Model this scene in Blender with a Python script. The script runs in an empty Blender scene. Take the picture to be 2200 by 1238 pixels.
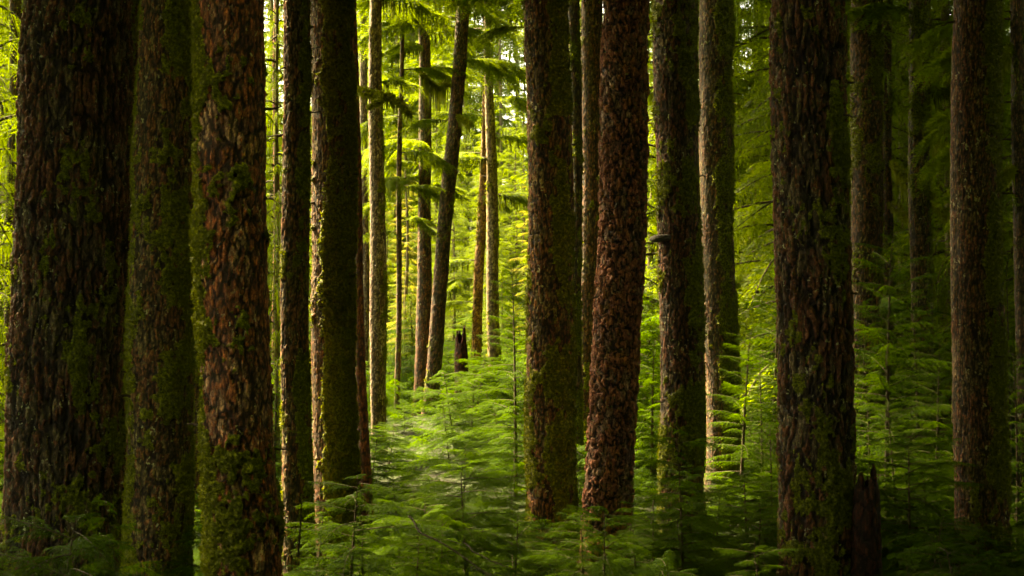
import bpy, math, random
import numpy as np
from math import radians, pi

# ------------------------------------------------------------------ camera, world, sun, exposure
S = bpy.context.scene
COL = S.collection
F = 3055.0            # focal length in photo pixels (photo 2200 wide)
YH = 619.0
CAMZ = 4.0
cd = bpy.data.cameras.new("camera"); cam = bpy.data.objects.new("camera", cd); COL.objects.link(cam)
cam.location = (0, 0, CAMZ); cam.rotation_euler = (radians(90), 0, 0)
cd.sensor_width = 36; cd.lens = 36 * F / 2200; cd.clip_end = 2000; cd.clip_start = 0.1
S.camera = cam

SUN_EL, SUN_AZ = radians(50), radians(52)      # azimuth measured from +Y (view direction) towards -X (left)
w = bpy.data.worlds.new("World"); S.world = w; w.use_nodes = True
nt = w.node_tree; bgn = nt.nodes["Background"]
sky = nt.nodes.new("ShaderNodeTexSky"); sky.sky_type = 'NISHITA'; sky.sun_disc = False
sky.sun_elevation = SUN_EL; sky.sun_rotation = -SUN_AZ
sky.air_density = 1.0; sky.dust_density = 3.0; sky.ozone_density = 0.6
hs = nt.nodes.new('ShaderNodeHueSaturation'); hs.inputs['Saturation'].default_value = 0.55; nt.links.new(sky.outputs[0], hs.inputs['Color']); nt.links.new(hs.outputs[0], bgn.inputs[0]); bgn.inputs[1].default_value = 0.12
sd = bpy.data.lights.new("sun", 'SUN'); sun = bpy.data.objects.new("sun", sd); COL.objects.link(sun)
sd.energy = 5.0; sd.angle = radians(3.0); sd.color = (1.0, 0.9, 0.68)
# direction towards the sun
sx, sy, sz = -math.sin(SUN_AZ) * math.cos(SUN_EL), math.cos(SUN_AZ) * math.cos(SUN_EL), math.sin(SUN_EL)
from mathutils import Vector
sun.rotation_euler = Vector((sx, sy, sz)).to_track_quat('Z', 'Y').to_euler()
sun.location = (sx * 60, sy * 60, sz * 60)
S.view_settings.view_transform = 'Standard'; S.view_settings.look = 'None'
S.view_settings.exposure = 3.5; S.view_settings.gamma = 1
S.view_settings.use_white_balance = True; S.view_settings.white_balance_temperature = 10000; S.view_settings.white_balance_tint = 3
c = S.cycles
c.use_denoising = True
c.max_bounces = 6; c.diffuse_bounces = 4; c.glossy_bounces = 1; c.transmission_bounces = 4; c.transparent_max_bounces = 4
c.sample_clamp_indirect = 3
c.use_adaptive_sampling = True; c.adaptive_threshold = 0.012; c.denoising_prefilter = 'FAST'

R = random.Random(7)
rng = np.random.default_rng(11)

def px(x, y, d):
    return ((x - 1100) / F * d, d, CAMZ - (y - YH) / F * d)

# ------------------------------------------------------------------ noise (periodic in u)
_tab = np.random.default_rng(5).random((64, 4096))
def smooth(a, b, x):
    t = np.clip((x - a) / (b - a), 0, 1); return t * t * (3 - 2 * t)
def hsh(i, j, k=0):
    h = (i.astype(np.int64) * 374761393 + j.astype(np.int64) * 668265263 + int(k) * 2147483647 + 12345) & 0x7fffffff
    h = ((h ^ (h >> 13)) * 1274126177) & 0x7fffffff
    h = (h ^ (h >> 16)) * 2246822519 & 0x7fffffff
    return (h & 0xffffff) / float(0x1000000)
def vnoise(u, v, nu, k=0):
    iu = np.floor(u); iv = np.floor(v); fu = u - iu; fv = v - iv
    fu = fu * fu * (3 - 2 * fu); fv = fv * fv * (3 - 2 * fv)
    a = np.mod(iu, nu); b = np.mod(iu + 1, nu)
    n00 = hsh(a, iv, k); n10 = hsh(b, iv, k); n01 = hsh(a, iv + 1, k); n11 = hsh(b, iv + 1, k)
    return (n00 * (1 - fu) + n10 * fu) * (1 - fv) + (n01 * (1 - fu) + n11 * fu) * fv
def fbm(u, v, nu, k=0, o=4):
    s = 0; a = 0.5; t = 0
    for i in range(o):
        s = s + a * vnoise(u * 2 ** i, v * 2 ** i, nu * 2 ** i, k + i * 17); t += a; a *= 0.5
    return s / t
def worley(u, v, nu, k=0, jit=0.85):
    iu = np.floor(u); iv = np.floor(v)
    f1 = np.full(u.shape, 9.0); f2 = np.full(u.shape, 9.0); idr = np.zeros(u.shape)
    for dx in (-1, 0, 1):
        for dy in (-1, 0, 1):
            cu = iu + dx; cv = iv + dy; m = np.mod(cu, nu)
            pu = cu + 0.5 + jit * (hsh(m, cv, k) - 0.5); pv = cv + 0.5 + jit * (hsh(m, cv, k + 91) - 0.5)
            dd = np.hypot(u - pu, v - pv)
            near = dd < f1
            f2 = np.where(near, f1, np.minimum(f2, dd))
            idr = np.where(near, hsh(m, cv, k + 37), idr)
            f1 = np.minimum(f1, dd)
    return f1, f2, idr

# ------------------------------------------------------------------ mesh + object helpers
def mesh_np(name, V, T=None, Q=None, mats=(), mi=None, attrs=None, smoothf=True):
    me = bpy.data.meshes.new(name)
    nt_ = 0 if T is None else len(T); nq = 0 if Q is None else len(Q)
    li = []
    if nt_: li.append(np.asarray(T, np.int32).ravel())
    if nq: li.append(np.asarray(Q, np.int32).ravel())
    li = np.concatenate(li)
    me.vertices.add(len(V)); me.vertices.foreach_set("co", np.asarray(V, np.float32).ravel())
    me.loops.add(len(li)); me.loops.foreach_set("vertex_index", li)
    me.polygons.add(nt_ + nq)
    st = np.concatenate([np.arange(nt_) * 3, nt_ * 3 + np.arange(nq) * 4]).astype(np.int32)
    me.polygons.foreach_set("loop_start", st)
    me.update(calc_edges=True)
    for m in mats: me.materials.append(m)
    if mi is not None: me.polygons.foreach_set("material_index", np.asarray(mi, np.int32))
    me.polygons.foreach_set("use_smooth", np.full(nt_ + nq, bool(smoothf)))
    for k, a in (attrs or {}).items():
        at = me.attributes.new(k, 'FLOAT', 'POINT'); at.data.foreach_set("value", np.asarray(a, np.float32))
    return me
def link(name, me, parent=None, loc=None, rot=None, sc=None):
    o = bpy.data.objects.new(name, me); COL.objects.link(o)
    if parent: o.parent = parent
    if loc is not None: o.location = loc
    if rot is not None: o.rotation_euler = rot
    if sc is not None: o.scale = (sc, sc, sc) if np.isscalar(sc) else sc
    return o
def tag(o, label=None, cat=None, group=None, kind=None):
    if label: o['label'] = label
    if cat: o['category'] = cat
    if group: o['group'] = group
    if kind: o['kind'] = kind
    return o
def thing(name, loc, label, cat, group=None, rz=0):
    return tag(link(name, None, loc=loc, rot=(0, 0, rz)), label, cat, group)

def tube(P, rad, n=6):
    """tube along points, returns V,Q"""
    P = np.asarray(P, float); rad = np.broadcast_to(np.asarray(rad, float), (len(P),))
    tg = np.gradient(P, axis=0); tg /= np.linalg.norm(tg, axis=1)[:, None] + 1e-9
    up = np.array([0.13, 0.31, 0.94]); a = np.cross(tg, up)
    bad = np.linalg.norm(a, axis=1) < 0.2; a[bad] = np.cross(tg[bad], [1, 0, 0])
    a /= np.linalg.norm(a, axis=1)[:, None]; b = np.cross(tg, a)
    th = np.arange(n) * 2 * pi / n
    V = P[:, None, :] + rad[:, None, None] * (np.cos(th)[None, :, None] * a[:, None, :] + np.sin(th)[None, :, None] * b[:, None, :])
    V = V.reshape(-1, 3); i, j = np.meshgrid(np.arange(len(P) - 1), np.arange(n), indexing='ij')
    j2 = (j + 1) % n
    Q = np.stack([i * n + j, i * n + j2, (i + 1) * n + j2, (i + 1) * n + j], -1).reshape(-1, 4)
    return V, Q

# ------------------------------------------------------------------ materials
def newmat(name):
    m = bpy.data.materials.new(name); m.use_nodes = True
    n = m.node_tree.nodes; n.clear(); return m, n, m.node_tree.links
def N(n, t, **k):
    x = n.new(t)
    for a, b in k.items():
        if a.startswith('i_'): x.inputs[int(a[2:])].default_value = b
        else: setattr(x, a, b)
    return x
def ramp(n, stops):
    r = n.new('ShaderNodeValToRGB'); e = r.color_ramp.elements
    while len(e) < len(stops): e.new(0.5)
    for k, (p, col) in enumerate(stops):
        e[k].position = p; e[k].color = (*col, 1) if len(col) == 3 else col
    return r
def g(v): return (v, v, v)
def mix(n, l, fac, a, b, mode='MIX'):
    x = n.new('ShaderNodeMix'); x.data_type = 'RGBA'; x.blend_type = mode
    for s, v in ((0, fac), (6, a), (7, b)):
        if isinstance(v, bpy.types.NodeSocket): l.new(v, x.inputs[s])
        else: x.inputs[s].default_value = v if s == 0 else ((*v, 1) if len(v) == 3 else v)
    return x.outputs[2]
def noise(n, l, co, scale, detail=3, rough=0.55, dist=0):
    x = n.new('ShaderNodeTexNoise'); x.inputs['Scale'].default_value = scale; x.inputs['Detail'].default_value = detail
    x.inputs['Roughness'].default_value = rough; x.inputs['Distortion'].default_value = dist; l.new(co, x.inputs['Vector'])
    return x.outputs['Fac']
def mapping(n, l, co, sc):
    x = n.new('ShaderNodeMapping'); x.inputs['Scale'].default_value = sc; l.new(co, x.inputs['Vector']); return x.outputs[0]
def geo_pos(n): return n.new('ShaderNodeNewGeometry').outputs['Position']

def bark_material(name, crack, plate, red, pale, redness=0.5, psc=7, lichen=0.5):
    m, n, l = newmat(name)
    co = geo_pos(n)
    at = lambda k: N(n, 'ShaderNodeAttribute', attribute_name=k).outputs['Fac']
    stretched = mapping(n, l, co, (1, 1, 0.3))
    fine = noise(n, l, stretched, 38, 5, 0.75)
    med = noise(n, l, stretched, psc, 5, 0.65)
    big = noise(n, l, co, 1.7, 3, 0.55)
    cell = at('cell')
    c1 = mix(n, l, ramp_out(n, l, med, [(0.42, g(0)), (0.62, g(1))]), plate, pale)
    rf = N(n, 'ShaderNodeMath', operation='ADD'); l.new(cell, rf.inputs[0]); l.new(big, rf.inputs[1])
    c2 = mix(n, l, ramp_out(n, l, rf.outputs[0], [(1.12 - redness * 0.5, g(0)), (1.32 - redness * 0.5, g(1))]), c1, red)
    fr = ramp_out(n, l, fine, [(0.30, g(0.10)), (0.5, g(0.75)), (0.70, g(2.8))])
    c3 = mix(n, l, 1.0, c2, fr, 'MULTIPLY')
    cv = ramp_out(n, l, at('cav'), [(0.08, g(0)), (0.75, g(1))])
    c4 = mix(n, l, cv, crack, c3)
    # pale crustose lichen flecks
    ln = n.new('ShaderNodeTexNoise'); ln.inputs['Scale'].default_value = 22; l.new(co, ln.inputs['Vector'])
    la = n.new('ShaderNodeVectorMath'); la.operation = 'MULTIPLY_ADD'; l.new(ln.outputs['Color'], la.inputs[0]); la.inputs[1].default_value = (0.11, 0.11, 0.11); l.new(mapping(n, l, co, (1, 1, 0.6)), la.inputs[2])
    vo = N(n, 'ShaderNodeTexVoronoi'); vo.inputs['Scale'].default_value = 15; l.new(la.outputs[0], vo.inputs['Vector'])
    lic = noise(n, l, co, 3.1, 5, 0.7)
    f1 = ramp_out(n, l, vo.outputs['Distance'], [(0.16, g(1)), (0.26, g(0))])
    f2 = ramp_out(n, l, lic, [(0.62 - 0.2 * lichen, g(0)), (0.70 - 0.2 * lichen, g(1))])
    fm = N(n, 'ShaderNodeMath', operation='MULTIPLY'); l.new(f1, fm.inputs[0]); l.new(f2, fm.inputs[1])
    c5 = mix(n, l, fm.outputs[0], c4, (0.42, 0.43, 0.30))
    # moss
    mn = noise(n, l, co, 30, 4, 0.7)
    mc = ramp(n, [(0.3, (0.022, 0.028, 0.004)), (0.5, (0.08, 0.092, 0.01)), (0.72, (0.34, 0.36, 0.03))]); l.new(mn, mc.inputs[0])
    mf = N(n, 'ShaderNodeMath', operation='ADD'); l.new(at('moss'), mf.inputs[0])
    mnn = N(n, 'ShaderNodeMath', operation='MULTIPLY_ADD'); l.new(mn, mnn.inputs[0]); mnn.inputs[1].default_value = 0.9; mnn.inputs[2].default_value = -0.45
    l.new(mnn.outputs[0], mf.inputs[1])
    mfr = ramp_out(n, l, mf.outputs[0], [(0.42, g(0)), (0.58, g(1))])
    c6 = mix(n, l, mfr, c5, mc.outputs[0])
    oi = n.new('ShaderNodeObjectInfo')
    c7 = mix(n, l, 1.0, c6, oi.outputs['Color'], 'MULTIPLY')
    b = n.new('ShaderNodeBsdfPrincipled'); l.new(c7, b.inputs['Base Color'])
    b.inputs['Roughness'].default_value = 0.72; b.inputs['Specular IOR Level'].default_value = 0.35
    bp = n.new('ShaderNodeBump'); bp.inputs['Strength'].default_value = 1.0; bp.inputs['Distance'].default_value = 0.02
    l.new(fine, bp.inputs['Height']); l.new(bp.outputs[0], b.inputs['Normal'])
    o = n.new('ShaderNodeOutputMaterial'); l.new(b.outputs[0], o.inputs[0])
    return m
def ramp_out(n, l, src, stops):
    r = ramp(n, stops); l.new(src, r.inputs[0]); return r.outputs[0]

M = {}
M['bark_brown'] = bark_material('bark_brown', (0.012, 0.008, 0.006), (0.13, 0.092, 0.052), (0.20, 0.085, 0.045), (0.24, 0.18, 0.10), 0.3, lichen=0.55)
M['bark_plate'] = bark_material('bark_plate', (0.014, 0.008, 0.007), (0.17, 0.085, 0.065), (0.27, 0.10, 0.06), (0.30, 0.20, 0.15), 0.75, lichen=0.25)
M['bark_old'] = bark_material('bark_old', (0.010, 0.007, 0.006), (0.11, 0.075, 0.048), (0.17, 0.065, 0.04), (0.19, 0.14, 0.09), 0.4, lichen=0.6)
M['bark_bare'] = bark_material('bark_bare', (0.015, 0.008, 0.006), (0.17, 0.075, 0.05), (0.27, 0.09, 0.045), (0.55, 0.36, 0.25), 0.5, psc=4, lichen=0.4)
M['bark_pale'] = bark_material('bark_pale', (0.03, 0.02, 0.014), (0.22, 0.15, 0.10), (0.22, 0.10, 0.06), (0.40, 0.36, 0.25), 0.1, lichen=1.0)
M['wood_red'] = bark_material('wood_red', (0.02, 0.006, 0.004), (0.20, 0.06, 0.03), (0.26, 0.07, 0.035), (0.24, 0.12, 0.07), 0.8, lichen=0.0)

def leaf_material(name, a, b_, tr, trf=0.45, spec=0.2, patch=0.25):
    m, n, l = newmat(name)
    co = geo_pos(n); oi = n.new('ShaderNodeObjectInfo')
    big = noise(n, l, co, 1.1, 3, 0.6)
    sm = noise(n, l, co, 9, 2, 0.6)
    ad = N(n, 'ShaderNodeMath', operation='ADD'); l.new(big, ad.inputs[0]); l.new(sm, ad.inputs[1])
    ad2 = N(n, 'ShaderNodeMath', operation='MULTIPLY_ADD'); l.new(oi.outputs['Random'], ad2.inputs[0]); ad2.inputs[1].default_value = 0.35; l.new(ad.outputs[0], ad2.inputs[2])
    f = ramp_out(n, l, ad2.outputs[0], [(0.0, g(0)), (1.0, g(1))])
    mr = N(n, 'ShaderNodeMapRange', i_1=0.85, i_2=1.5); l.new(ad2.outputs[0], mr.inputs[0])
    col = mix(n, l, mr.outputs[0], a, b_)
    trc = mix(n, l, mr.outputs[0], tuple(x * 0.75 for x in tr), tr)
    p = n.new('ShaderNodeBsdfPrincipled'); l.new(col, p.inputs['Base Color']); p.inputs['Roughness'].default_value = 0.6
    p.inputs['Specular IOR Level'].default_value = spec
    t = n.new('ShaderNodeBsdfTranslucent'); l.new(trc, t.inputs[0])
    mx = n.new('ShaderNodeMixShader'); mx.inputs[0].default_value = trf; l.new(p.outputs[0], mx.inputs[1]); l.new(t.outputs[0], mx.inputs[2])
    o = n.new('ShaderNodeOutputMaterial'); l.new(mx.outputs[0], o.inputs[0]); return m
M['leaf'] = leaf_material('hemlock_needles', (0.014, 0.044, 0.002), (0.050, 0.096, 0.003), (0.105, 0.20, 0.003), spec=0.07)
M['leaf_tree'] = leaf_material('conifer_foliage', (0.030, 0.066, 0.007), (0.10, 0.14, 0.011), (0.31, 0.42, 0.018))
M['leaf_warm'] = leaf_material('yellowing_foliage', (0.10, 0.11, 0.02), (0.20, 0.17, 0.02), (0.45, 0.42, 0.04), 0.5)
M['moss'] = leaf_material('moss_tufts', (0.045, 0.062, 0.006), (0.24, 0.26, 0.02), (0.25, 0.27, 0.015), 0.3, 0.15)
M['moss_dark'] = leaf_material('hanging_moss', (0.025, 0.032, 0.008), (0.07, 0.075, 0.015), (0.13, 0.13, 0.02), 0.3, 0.1)

def simple(name, stops, scale, rough=0.8, bump=0.5, st=(1, 1, 1), dist=0.02):
    m, n, l = newmat(name); co = mapping(n, l, geo_pos(n), st)
    f = noise(n, l, co, scale, 5, 0.65)
    b = n.new('ShaderNodeBsdfPrincipled'); l.new(ramp_out(n, l, f, stops), b.inputs['Base Color']); b.inputs['Roughness'].default_value = rough
    b.inputs['Specular IOR Level'].default_value = 0.25
    bp = n.new('ShaderNodeBump'); bp.inputs['Strength'].default_value = bump; bp.inputs['Distance'].default_value = dist; l.new(f, bp.inputs['Height']); l.new(bp.outputs[0], b.inputs['Normal'])
    o = n.new('ShaderNodeOutputMaterial'); l.new(b.outputs[0], o.inputs[0]); return m
M['twig'] = simple('twig_bark', [(0.3, (0.03, 0.02, 0.013)), (0.7, (0.10, 0.07, 0.045))], 30, st=(1, 1, 0.4))
M['trunk_far'] = simple('far_trunk_bark', [(0.3, (0.04, 0.028, 0.018)), (0.5, (0.13, 0.09, 0.055)), (0.62, (0.13, 0.12, 0.04)), (0.75, (0.30, 0.25, 0.16))], 5, st=(1, 1, 0.35), dist=0.05)
M['floor'] = simple('forest_floor', [(0.35, (0.012, 0.010, 0.005)), (0.5, (0.018, 0.024, 0.005)), (0.7, (0.03, 0.05, 0.008))], 1.6, dist=0.15)
M['lichen'] = simple('leafy_lichen', [(0.3, (0.10, 0.12, 0.04)), (0.7, (0.30, 0.32, 0.17))], 30)
M['fungus'] = simple('bracket_fungus', [(0.3, (0.05, 0.04, 0.034)), (0.7, (0.12, 0.10, 0.085))], 40, rough=0.7)

# ------------------------------------------------------------------ trunks
def style_disp(style, th, z, Rm, seed):
    """th 0..1 round the trunk; returns disp(m), cav, cell"""
    circ = 2 * pi * Rm
    def grid(w_, h_):
        nu = max(4, int(round(circ / w_))); return th * nu, z / h_, nu
    u8, v8, n8 = grid(0.30, 0.9)
    wob = fbm(u8, v8, n8, seed + 3, 3) - 0.5
    def crackf(w_, h_, k, wd, warp=1.2, o=3):
        u, v, nu = grid(w_, h_)
        x = u + warp * wob + 0.5 * (fbm(u * 2, v * 2, nu * 2, k + 7, 2) - 0.5)
        q = fbm(x, v, nu, k, o)
        return smooth(0.0, wd, np.abs(2 * q - 1) * 1.6), q
    W, Hh, D, kind = {'old': (0.11, 0.48, 0.045, 0), 'brown': (0.060, 0.20, 0.018, 0), 'fine': (0.038, 0.17, 0.011, 0),
                      'bare': (0.09, 0.24, 0.018, 0), 'plate': (0.080, 0.135, 0.030, 1)}[style]
    hf = fbm(*grid(0.014, 0.045), seed + 41, 3)
    def cells(w_, h_, k, wx, wy, e0, e1_):
        u, v, nu = grid(w_, h_)
        a_ = fbm(u * 1.5, v * 1.5, int(nu * 1.5), k + 11, 3) - 0.5 if nu % 2 == 0 else fbm(u, v, nu, k + 11, 4) - 0.5
        b_ = fbm(u * 2, v * 2, nu * 2, k + 21, 3) - 0.5
        f1, f2, cid = worley(u + wx * a_ + 1.2 * wob, v + wy * b_, nu, k, 0.95)
        return smooth(e0, e1_, f2 - f1), cid, v
    if kind == 0:
        e1, c1, _ = cells(W, Hh, seed, 1.3, 1.1, 0.04, 0.34)
        e2, c2, v2 = cells(W * 0.42, Hh * 0.22, seed + 200, 1.4, 1.2, 0.0, 0.30)
        e3, q3 = crackf(W * 0.9, Hh * 1.6, seed + 300, 0.22)
        disp = D * (0.55 * e1 * (0.5 + c1) + 0.35 * e2 * (0.3 + 1.1 * c2) + 0.45 * e3 + 0.55 * (hf - 0.5)) - D * 0.7
        cav = (0.15 + 0.85 * e1) * (0.35 + 0.65 * e3) * (0.5 + 0.5 * e2) * (0.75 + 1.1 * (hf - 0.5))
        cid = 0.5 * c1 + 0.5 * c2
    else:
        e1, c1, v1 = cells(W, Hh, seed, 1.7, 1.5, 0.06, 0.24)
        e2, c2, v2 = cells(W * 0.45, Hh * 0.45, seed + 200, 1.3, 1.3, 0.0, 0.25)
        lift = np.mod(-v1 * 0.5 + c1, 1.0)
        disp = D * (e1 * (0.3 + 1.1 * c1) + 0.5 * e2 * c2 + 0.3 * lift * e1 + 0.35 * (hf - 0.5)) - D * 0.8
        cav = (0.03 + 0.97 * e1) * (0.55 + 0.45 * e2) * (0.75 + 0.9 * (hf - 0.5)); cid = c1
    disp = disp + 0.008 * wob
    return disp, cav, np.clip(0.7 * cid + 0.6 * (hf - 0.5) + 0.15, 0, 1)

def build_trunk(spec):
    """spec: dict pts=[(py,xl,xr)..], d, style, mat, moss=(base, right, left), seed"""
    d = spec['d']; pts = spec['pts']; seed = spec['seed']; style = spec['style']
    zs = np.array([CAMZ - (p[0] - YH) / F * d for p in pts]); cx = np.array([((p[1] + p[2]) / 2 - 1100) / F * d for p in pts])
    rr = np.array([(p[2] - p[1]) / 2 / F * d for p in pts])
    o = np.argsort(zs); zs, cx, rr = zs[o], cx[o], rr[o]
    ztop = CAMZ + YH / F * d
    s = max(0.012, d / 1422 * 1.05)
    top = spec.get('top', 27.0)
    if spec.get('broken'):
        zz = np.arange(0, top, s)
    else:
        zz = np.concatenate([np.arange(0, 0.7, 0.08), np.arange(0.7, min(ztop + 0.3, top), s), np.arange(min(ztop + 0.4, top), top + 0.01, 0.4)])
    def ext(q, arr, clampv=None):
        r_ = np.interp(q, zs, arr)
        sl = (arr[-1] - arr[0]) / max(zs[-1] - zs[0], 1e-3)
        r_ = np.where(q > zs[-1], arr[-1] + sl * (q - zs[-1]), r_); r_ = np.where(q < zs[0], arr[0] + sl * (q - zs[0]), r_)
        return r_
    CX = ext(zz, cx); RR = np.maximum(ext(zz, rr), 0.02)
    hi = zz > zs[-1]; Rm0 = float(rr.mean())
    RR = np.where(hi, rr[-1] * np.clip(1 - (zz - zs[-1]) / (top + 4 - zs[-1]), 0.05, 1), RR)
    RR = RR - 0.45 * spec.get('thick', 0.02) * min(1.0, Rm0 / 0.3)
    low = np.clip(1 - zz / 1.2, 0, 1); RR = RR * (1 + 0.35 * low ** 2)
    Rm = float(rr.mean())
    nc = int(2 * pi * Rm / s); nc = max(16, nc)
    th = np.arange(nc) / nc
    TH, ZZ = np.meshgrid(th, zz)
    disp, cav, cell = style_disp(style, TH, ZZ, Rm, seed)
    ang = TH * 2 * pi                      # 0 = +x (right), pi/2 = away, pi = left, 3pi/2 = towards the camera
    k = max(3, int(round(2 * pi * Rm / 0.35)))
    big = fbm(TH * k, ZZ / 0.6, k, seed + 60, 4)
    k2 = max(8, int(round(2 * pi * Rm / 0.06)))
    sm = fbm(TH * k2, ZZ / 0.09, k2, seed + 70, 3)
    mb, mr_, ml = spec['moss']
    direc = mr_ * smooth(-0.25, 0.55, np.cos(ang - spec.get('mdir', 0.0))) + ml * smooth(0.45, 0.95, -np.cos(ang))
    mo = mb + direc + 1.5 * (big - 0.5) + 0.7 * (sm - 0.5) + 0.20 * np.clip(1 - (ZZ - 1) / 2.5, 0, 1)
    moss = smooth(0.38, 0.68, mo)
    lump = fbm(TH * k2, ZZ / 0.07, k2, seed + 80, 2)
    thick = spec.get('thick', 0.02) * min(1.0, Rm / 0.3)
    disp = disp * (1 - 0.65 * moss) + moss * thick * (0.1 + 1.9 * (lump - 0.2) + 1.5 * (big - 0.4))
    for (bx, by, br, bh) in spec.get('burls', ()):   # angle, z, radius, height
        dd = np.hypot((np.angle(np.exp(1j * (ang - bx)))) * Rm, (ZZ - by) * 0.8) / br
        disp = disp + bh * np.exp(-dd ** 2 * 2.2)
    # slow irregularity of the outline
    k3 = max(3, int(round(2 * pi * Rm / 0.5)))
    slow = (fbm(TH * k3, ZZ / 1.1, k3, seed + 90, 2) - 0.5) * 0.15 * Rm
    if spec.get('broken'):
        jag = smooth(0.3, 0.72, fbm(TH * 4, ZZ * 0 + 1.0, 4, seed + 99, 5))
        lim = top * (0.70 + 0.12 * jag + 0.20 * np.abs(np.cos(TH * 2 * pi)) ** 1.3 * (0.35 + 0.15 * np.cos(TH * 2 * pi)) + 0.13 * fbm(TH * 9, ZZ * 0 + 2.0, 9, seed + 98, 3))
        ZZ = np.minimum(ZZ, lim)
        RRg = RR[:, None] * np.where(ZZ >= lim - 1e-6, 0.86, 1)
    else:
        RRg = RR[:, None]
    rad = RRg + disp + slow
    bend = spec.get('bend', 0.02) * np.sin(ZZ * 0.9 + seed)
    x = CX[:, None] - cx[0] + rad * np.cos(ang) + bend
    y = rad * np.sin(ang) + bend * 0.5
    V = np.stack([x, y, ZZ], -1).reshape(-1, 3)
    nr = len(zz); i, j = np.meshgrid(np.arange(nr - 1), np.arange(nc), indexing='ij'); j2 = (j + 1) % nc
    Q = np.stack([i * nc + j, i * nc + j2, (i + 1) * nc + j2, (i + 1) * nc + j], -1).reshape(-1, 4)
    me = mesh_np('trunk', V, Q=Q, mats=[M[spec['mat']]], attrs={'cav': cav.ravel(), 'moss': moss.ravel(), 'cell': cell.ravel()})
    # moss tufts and lichen scales standing off the bark
    nrm = np.stack([np.cos(ang), np.sin(ang), 0 * ang], -1).reshape(-1, 3)
    facing = (np.sin(ang) < 0.35).ravel()
    vis = ((ZZ > 0.6) & (ZZ < ztop + 0.3)).ravel()
    mw = (moss.ravel() > 0.55) & facing & vis
    idx = np.flatnonzero(mw)
    r2 = np.random.default_rng(seed)
    take = min(len(idx), int(len(idx) * spec.get('tuft', 0.55)))
    idx = r2.choice(idx, take, replace=False) if take else idx[:0]
    T1 = tufts(V[idx], nrm[idx], s * 2.2, r2)
    lw = np.flatnonzero((moss.ravel() < 0.4) & facing & vis & (cav.ravel() > 0.5))
    return me, T1, cx[0], V, nrm, lw, s, CX, zz

def tufts(P, nrm, size, r2, down=0.25):
    n = len(P)
    if n == 0: return np.zeros((0, 3, 3))
    d = nrm * r2.uniform(0.2, 1.0, (n, 1)) + r2.normal(0, 0.55, (n, 3)); d[:, 2] -= down
    d /= np.linalg.norm(d, axis=1)[:, None]
    a = np.cross(d, r2.normal(0, 1, (n, 3))); a /= np.linalg.norm(a, axis=1)[:, None] + 1e-9
    L = size * r2.uniform(0.6, 1.7, (n, 1)); wd = L * 0.30
    b = P - nrm * 0.2 * size
    return np.stack([b - a * wd, b + a * wd, b + d * L], 1)
def tri_mesh(name, T, mat, mi=None, mats=None):
    V = T.reshape(-1, 3); F_ = np.arange(len(V)).reshape(-1, 3)
    return mesh_np(name, V, T=F_, mats=mats or [mat], mi=mi, smoothf=False)

# ------------------------------------------------------------------ foliage
def frond(L, sp, seclen, tsp, tlen, tw, droop, rise, r2, ang=58, secdroop=0.5, side2=True, start=0.10):
    """flat feathery branch along +x. returns triangles (n,3,3) and axis points"""
    out = []; 
    ts = np.arange(start * L, L, sp)
    ax = lambda t: np.stack([t, 0.03 * L * np.sin(t / L * 3 + ph), rise * t - droop * t * t / L], -1)
    ph = r2.uniform(0, 6)
    for k, t in enumerate(ts):
        q = t / L
        prof = seclen * L * (0.30 + 0.70 * math.sin(pi * min(1, 0.22 + q * 0.78)) ) * (1.0 if q < 0.8 else max(0.22, (1 - q) / 0.2)) * r2.uniform(0.65, 1.15)
        sides = (1, -1) if k % 1 == 0 else (1,)
        for s_ in sides:
            if r2.random() < 0.10: continue
            a = radians(ang + r2.uniform(-12, 12) - 18 * q)
            base = ax(np.array(t + r2.uniform(-.3, .3) * sp))
            m = max(2, int(prof / tsp)); u = (np.arange(m) + 0.5) * tsp
            dx, dy = math.cos(a), math.sin(a) * s_
            curl = 0.25 * u * u / max(prof, 1e-3)
            C = base + np.stack([dx * u + curl * 0.6, dy * u - 0.25 * curl * s_, (rise - 2 * droop * q) * dx * u - secdroop * u * u / max(prof, 1e-3) + r2.uniform(-.08, .08) * u], -1)
            # twigs (needles) on both sides of the secondary
            fall = np.sqrt(np.clip(1 - (u / (prof + tsp)) ** 1.5, 0.05, 1))
            for s2 in (1, -1):
                a2 = a * s_ + s2 * radians(48)
                dvec = np.stack([np.full(m, math.cos(a2)), np.full(m, math.sin(a2)), np.full(m, -0.25)], -1) + r2.normal(0, 0.18, (m, 3))
                Lt = tlen * fall[:, None] * r2.uniform(0.7, 1.25, (m, 1))
                pw = np.cross(dvec, np.array([0, 0, 1.0]) + r2.normal(0, 0.5, (m, 3))); pw /= np.linalg.norm(pw, axis=1)[:, None] + 1e-9
                tip = C + dvec * Lt
                bb = C - 0.0 * dvec
                out.append(np.stack([bb - pw * tw / 2, bb + pw * tw / 2, tip], 1))
            e = C[-1] - C[0]
            # thin stem of the secondary
            out.append(np.array([[base, C[-1] + [0, 0, 0], base + [tw * 0.5, 0, tw * 0.3]]]))
    A = ax(np.linspace(0, L, 8))
    return np.concatenate(out), A

def rotz(T, a):
    c_, s_ = math.cos(a), math.sin(a)
    return T @ np.array([[c_, s_, 0], [-s_, c_, 0], [0, 0, 1.0]])
def roty(T, a):
    c_, s_ = math.cos(a), math.sin(a)
    return T @ np.array([[c_, 0, -s_], [0, 1.0, 0], [s_, 0, c_]])
def rotx(T, a):
    c_, s_ = math.cos(a), math.sin(a)
    return T @ np.array([[1.0, 0, 0], [0, c_, s_], [0, -s_, c_]])

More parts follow.
